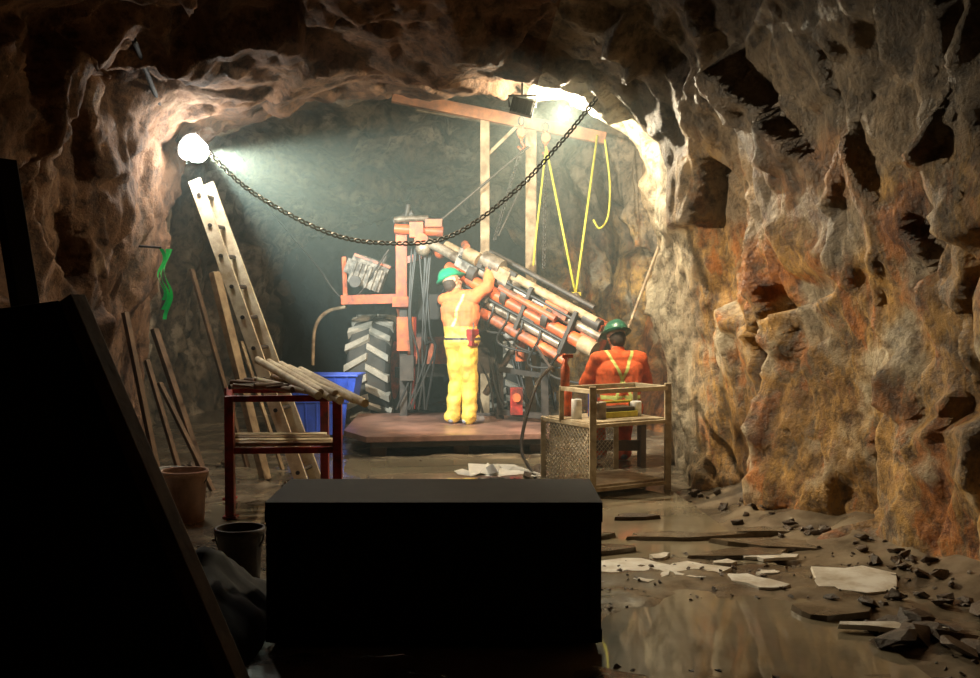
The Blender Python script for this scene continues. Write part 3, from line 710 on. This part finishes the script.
# ------------------------------------------------------------ people
def capsule(bb, a, ra, c, rc):
    a, c = V(a), V(c)
    bb.ball(a, ra, 'skin', seg=16, rings=10); bb.ball(c, rc, 'skin', seg=16, rings=10)
    if (c - a).length > 1e-4: bb.cyl(a, c, ra, 'skin', rc, seg=16)
def person(name, J, mats, hat, loc, rot, paint=None, curlL=1.0, curlR=1.0, baggy=1.0):
    J = {k: V(v) for k, v in J.items()}
    parts = []
    def cap(a, ra, c, rc, m):
        k = baggy if m in ('top', 'leg') else 1
        parts.append((V(a), ra * k, V(c), rc * k, m))
    pel, chest, neck, head = J['pelvis'], J['chest'], J['neck'], J['head']
    sp = (chest - pel).normalized(); sd = (J['shR'] - J['shL']).normalized()
    top = 'top'; leg = 'leg'
    cap(pel - sd * .085, .118, pel + sd * .085, .118, leg)
    mid = pel.lerp(chest, .5)
    cap(mid - sd * .075, .115, mid + sd * .075, .115, top)
    cap(chest - sd * .10, .122, chest + sd * .10, .122, top)
    for s in (-1, 1):
        cap(pel + sd * s * .08, .112, mid + sd * s * .075, .112, 'leg' if mats.get('bib') else top)
        cap(mid + sd * s * .075, .115, chest + sd * s * .10, .12, top)
    cap(J['shL'] + sd * .035, .078, J['shR'] - sd * .035, .078, top)
    cap(chest, .11, neck - sp * .03, .07, top)
    cap(neck - sp * .02, .062, neck, .06, top)
    hz = (head - neck).normalized(); hf = J['look'].normalized(); hf = (hf - hz * hf.dot(hz)).normalized(); hs = hf.cross(hz)
    cap(neck - hz * .04, .055, head - hz * .03, .052, 'skin')
    cap(head + hz * .02 - hf * .015, .088, head + hz * .03 + hf * .012, .086, 'skin')
    cap(head - hz * .02 + hf * .01, .078, head - hz * .075 + hf * .045, .048, 'skin')
    cap(head - hf * .03 - hz * .02, .082, head - hf * .035 - hz * .05, .07, 'hair')
    cap(head + hf * .095 + hz * .005, .011, head + hf * .112 - hz * .03, .016, 'skin')
    cap(head + hf * .088 - hz * .062 - hs * .018, .010, head + hf * .088 - hz * .062 + hs * .018, .010, 'skin')
    for s in (-1, 1): cap(head + hs * s * .088 + hz * .012, .014, head + hs * s * .086 - hz * .028, .011, 'skin')
    for S, curl in (('L', curlL), ('R', curlR)):
        sh, el, wr = J['sh' + S], J['el' + S], J['wr' + S]
        cap(sh, .074, el, .056, top); cap(el, .056, wr, .044, top)
        d = (wr - el).normalized(); pn = J['palm' + S].normalized(); pn = (pn - d * pn.dot(d)).normalized(); sdv = d.cross(pn)
        if S == 'L': sdv = -sdv
        cap(wr - d * .02, .031, wr + d * .03, .028, 'hand')
        for k in range(4):
            o = (-1.5 + k) * .0235
            kn = wr + d * (.105 - .006 * abs(k - 1.3)) + sdv * o
            cap(wr + d * .03 + sdv * o * .6, .017, kn, .0135, 'hand')
            ln = (.9, 1.08, 1.0, .78)[k]; a = 0; p = kn
            for j, sl in enumerate((.042, .027, .022)):
                a += curl * (.55, .75, .55)[j]
                q = p + (d * math.cos(a) + pn * math.sin(a)) * sl * ln
                cap(p, .0105 - .001 * j, q, .0098 - .001 * j, 'hand'); p = q
        t0 = wr + d * .035 - sdv * .028; t1 = t0 + (d * .7 - sdv * .75 + pn * .25).normalized() * .045; t2 = t1 + (d * .9 - sdv * .15 + pn * .5 * curl).normalized() * .034
        cap(t0, .016, t1, .0125, 'hand'); cap(t1, .0125, t2, .0105, 'hand')
        hp, kn, an = J['hip' + S], J['kn' + S], J['an' + S]
        cap(hp, .108, kn, .080, leg); cap(kn, .080, an, .070, leg); cap(an + (kn - an).normalized() * .02, .076, an, .080, leg)
        to = J['toe' + S]; fd = (to - an); fd.z = 0; fd.normalize()
        fl = J['an' + S].z - .075
        cap(an, .05, V((an.x, an.y, an.z - .03)) - fd * .03, .045, 'boot'); hl = V((an.x, an.y, fl + .042)) - fd * .045
        cap(hl, .042, hl + fd * .22, .038, 'boot'); cap(an, .048, hl + fd * .15 + V((0, 0, .012)), .042, 'boot')
    tmp = B(name + '_tmp')
    for a, ra, c, rc, m in parts: capsule(tmp, a, ra, c, rc)
    o = tmp.done()
    md = o.modifiers.new('r', 'REMESH'); md.mode = 'VOXEL'; md.voxel_size = .0065
    ms = o.modifiers.new('s', 'SMOOTH'); ms.factor = .5; ms.iterations = 3
    dg = bpy.context.evaluated_depsgraph_get(); me = bpy.data.meshes.new_from_object(o.evaluated_get(dg))
    bpy.data.objects.remove(o)
    nv = len(me.vertices); co = np.empty(nv * 3); me.vertices.foreach_get('co', co); co = co.reshape(-1, 3)
    def nearest(X):
        best = np.full(len(X), 1e9); idx = np.zeros(len(X), int)
        for i, (a, ra, c, rc, m) in enumerate(parts):
            a_ = np.array(a); c_ = np.array(c); ab = c_ - a_; L2 = max(ab @ ab, 1e-9)
            t = np.clip(((X - a_) @ ab) / L2, 0, 1); dd = np.linalg.norm(X - (a_ + t[:, None] * ab), axis=1) - (ra + (rc - ra) * t)
            m_ = dd < best; best[m_] = dd[m_]; idx[m_] = i
        return idx
    tags = [p[4] for p in parts]; vi = nearest(co)
    nrm = np.empty(nv * 3); me.vertices.foreach_get('normal', nrm); nrm = nrm.reshape(-1, 3)
    for i in range(nv):
        if tags[vi[i]] in ('top', 'leg'):
            p = V(co[i]); w = noise.noise(V((p.x * 7, p.y * 7, p.z * 9))) * .018 + noise.noise(V((p.x * 18, p.y * 18, p.z * 14))) * .009
            co[i] += nrm[i] * w
    me.vertices.foreach_set('co', co.ravel())
    npy = len(me.polygons); fc = np.empty(npy * 3); me.polygons.foreach_get('center', fc); fc = fc.reshape(-1, 3)
    order = ['top', 'leg', 'skin', 'hair', 'hand', 'boot', 'stripe', 'extra']
    fi = nearest(fc); mi = np.array([order.index(tags[i]) for i in fi])
    if paint: mi = paint(fc, mi, J)
    me.materials.clear()
    for k in order: me.materials.append(M[mats[k]])
    me.polygons.foreach_set('material_index', mi.astype(np.int32)); me.polygons.foreach_set('use_smooth', [True] * npy); me.update()
    root = bpy.data.objects.new(name, None); COL.objects.link(root); root.location = loc; root.rotation_euler = (0, 0, rot)
    body = bpy.data.objects.new('body', me); COL.objects.link(body); body.parent = root
    e = B('eyes')
    for s in (-1, 1): e.ball(head + hf * .084 + hs * s * .032 + hz * .012, .0115, 'white'); e.ball(head + hf * .092 + hs * s * .032 + hz * .012, .006, 'black')
    e.done(parent=root)
    h = B('hard_hat'); RR = Matrix((hs, hf, hz)).transposed(); c = head + hz * .045 - hf * .005
    n = 24
    vs = []; fs = []
    rows = [(1.22, -.004), (1.2, .0), (1.0, .012)] + [(math.cos(a), .012 + .115 * math.sin(a)) for a in np.linspace(.08, 1.5, 9)]
    for r, z in rows:
        for k in range(n):
            a = 2 * math.pi * k / n; x = .118 * r * math.cos(a); y = .138 * r * math.sin(a)
            if r > 1.05 and math.sin(a) > 0: y += .03 * math.sin(a)
            ridge = .006 if (abs(x) < .02 and z > .06) else 0
            vs.append(c + RR @ V((x, y, z + ridge)))
    for i in range(len(rows) - 1):
        for k in range(n): fs.append((i * n + k, i * n + (k + 1) % n, (i + 1) * n + (k + 1) % n, (i + 1) * n + k))
    fs.append(tuple(range((len(rows) - 1) * n, len(rows) * n))); fs.append(tuple(range(n))[::-1])
    h.add(vs, fs, hat, True)
    h.box(c + RR @ V((0, .14, .05)), (.05, .03, .04), 'dark', RR); h.done(parent=root)
    return root

def paint1(fc, mi, J):
    x, y, z = fc[:, 0], fc[:, 1], fc[:, 2]
    top = mi == 0
    mi[top & (z < 1.10)] = 1
    st = top & (z >= 1.10) & (np.abs(x + .04 - (z - 1.1) * .25) < .018) & (z < 1.46)
    mi[st] = 6
    mi[(mi == 1) & (z > .95) & (z < .98)] = 7
    return mi
J1 = dict(pelvis=(0, 0, .93), chest=(-.04, .03, 1.27), neck=(-.10, .05, 1.47), head=(-.17, .06, 1.60), look=(.45, 1, .25),
          shL=(-.23, .03, 1.40), shR=(.14, .05, 1.43), elL=(-.22, .25, 1.30), wrL=(-.06, .44, 1.44), elR=(.27, .14, 1.56), wrR=(.19, .28, 1.78),
          palmL=(1, .2, 0), palmR=(-.3, 1, .1),
          hipL=(-.08, 0, .90), hipR=(.08, 0, .90), knL=(-.085, .04, .49), knR=(.09, .05, .49), anL=(-.10, -.02, .095), anR=(.10, .0, .095), toeL=(-.15, .2, 0), toeR=(.18, .2, 0))
mt1 = dict(top='cl_orange', leg='cl_yellow', skin='skin', hair='hair', hand='glove', boot='boot', stripe='stripe', extra='dark', bib=True)
r1 = person('miner', J1, mt1, 'hat', (-.32, 12.25, .205), math.radians(-32), paint1, .9, .9, 1.13)
b = B('tool_pouch'); b.box((.17, -.04, .98), (.08, .13, .19), 'red'); b.box((.19, -.04, 1.04), (.05, .14, .07), 'red'); b.cyl((.19, -.04, 1.05), (.19, -.04, 1.15), .01, 'steel'); b.done(.01, parent=r1)

def paint2(fc, mi, J):
    x, y, z = fc[:, 0], fc[:, 1], fc[:, 2]
    top = mi == 0
    zz = (z - .62) / (1.12 - .62)
    back = top & (np.abs(x) < .2)
    for s in (-1, 1): mi[back & (np.abs(x - s * (zz - .45) * .24) < .016)] = 6
    mi[back & (np.abs(z - .68) < .018)] = 6
    return mi
J2 = dict(pelvis=(0, 0, .57), chest=(0, .08, .90), neck=(0, .14, 1.10), head=(-.0, .20, 1.24), look=(-.25, 1, -.55),
          shL=(-.20, .11, 1.03), shR=(.20, .11, 1.03), elL=(-.30, .22, .78), wrL=(-.18, .40, .80), elR=(.30, .2, .78), wrR=(.15, .42, .74),
          palmL=(.4, .2, -1), palmR=(-.4, .2, -1),
          hipL=(-.09, .03, .56), hipR=(.09, .03, .56), knL=(-.14, .44, .54), knR=(.14, .44, .54), anL=(-.13, .42, .1), anR=(.14, .45, .1), toeL=(-.15, .65, 0), toeR=(.16, .65, 0))
mt2 = dict(top='cl_orange2', leg='cl_orange2', skin='skin', hair='hair', hand='glove', boot='boot', stripe='stripe', extra='dark')
person('miner', J2, mt2, 'hat2', (1.25, 10.45, .0), math.radians(8), paint2, .8, .8, 1.12)

# ------------------------------------------------------------ dust haze (volume)
hb = B('dust_haze'); hb.box((-.9, 13.1, 2.2), (6.6, 9.4, 4.3), 'black'); ho = hb.done()
m = bpy.data.materials.new('dust_volume'); m.use_nodes = True; nt = m.node_tree; nt.nodes.clear()
out = nt.nodes.new('ShaderNodeOutputMaterial'); vs_ = nt.nodes.new('ShaderNodeVolumeScatter')
vs_.inputs['Color'].default_value = (.72, .90, .86, 1); vs_.inputs['Density'].default_value = .028; vs_.inputs['Anisotropy'].default_value = .2
nt.links.new(vs_.outputs[0], out.inputs['Volume']); ho.data.materials.clear(); ho.data.materials.append(m)

# ------------------------------------------------------------ world & camera
w = bpy.data.worlds.new('mine'); scene.world = w; w.use_nodes = True
w.node_tree.nodes['Background'].inputs[0].default_value = (.6, .4, .3, 1); w.node_tree.nodes['Background'].inputs[1].default_value = 0.0
cam = bpy.data.cameras.new('camera'); cam.lens = 40.4; cam.sensor_width = 36; cam.clip_end = 100
co = bpy.data.objects.new('camera', cam); COL.objects.link(co); co.location = (0, 0, 1.6); co.rotation_euler = (math.radians(90 - 2.03), 0, 0)
scene.camera = co
scene.view_settings.view_transform = 'Standard'
scene.view_settings.look = 'None'
scene.view_settings.exposure = 0.0
print('verts', sum(len(o.data.vertices) for o in bpy.data.objects if o.type == 'MESH'))
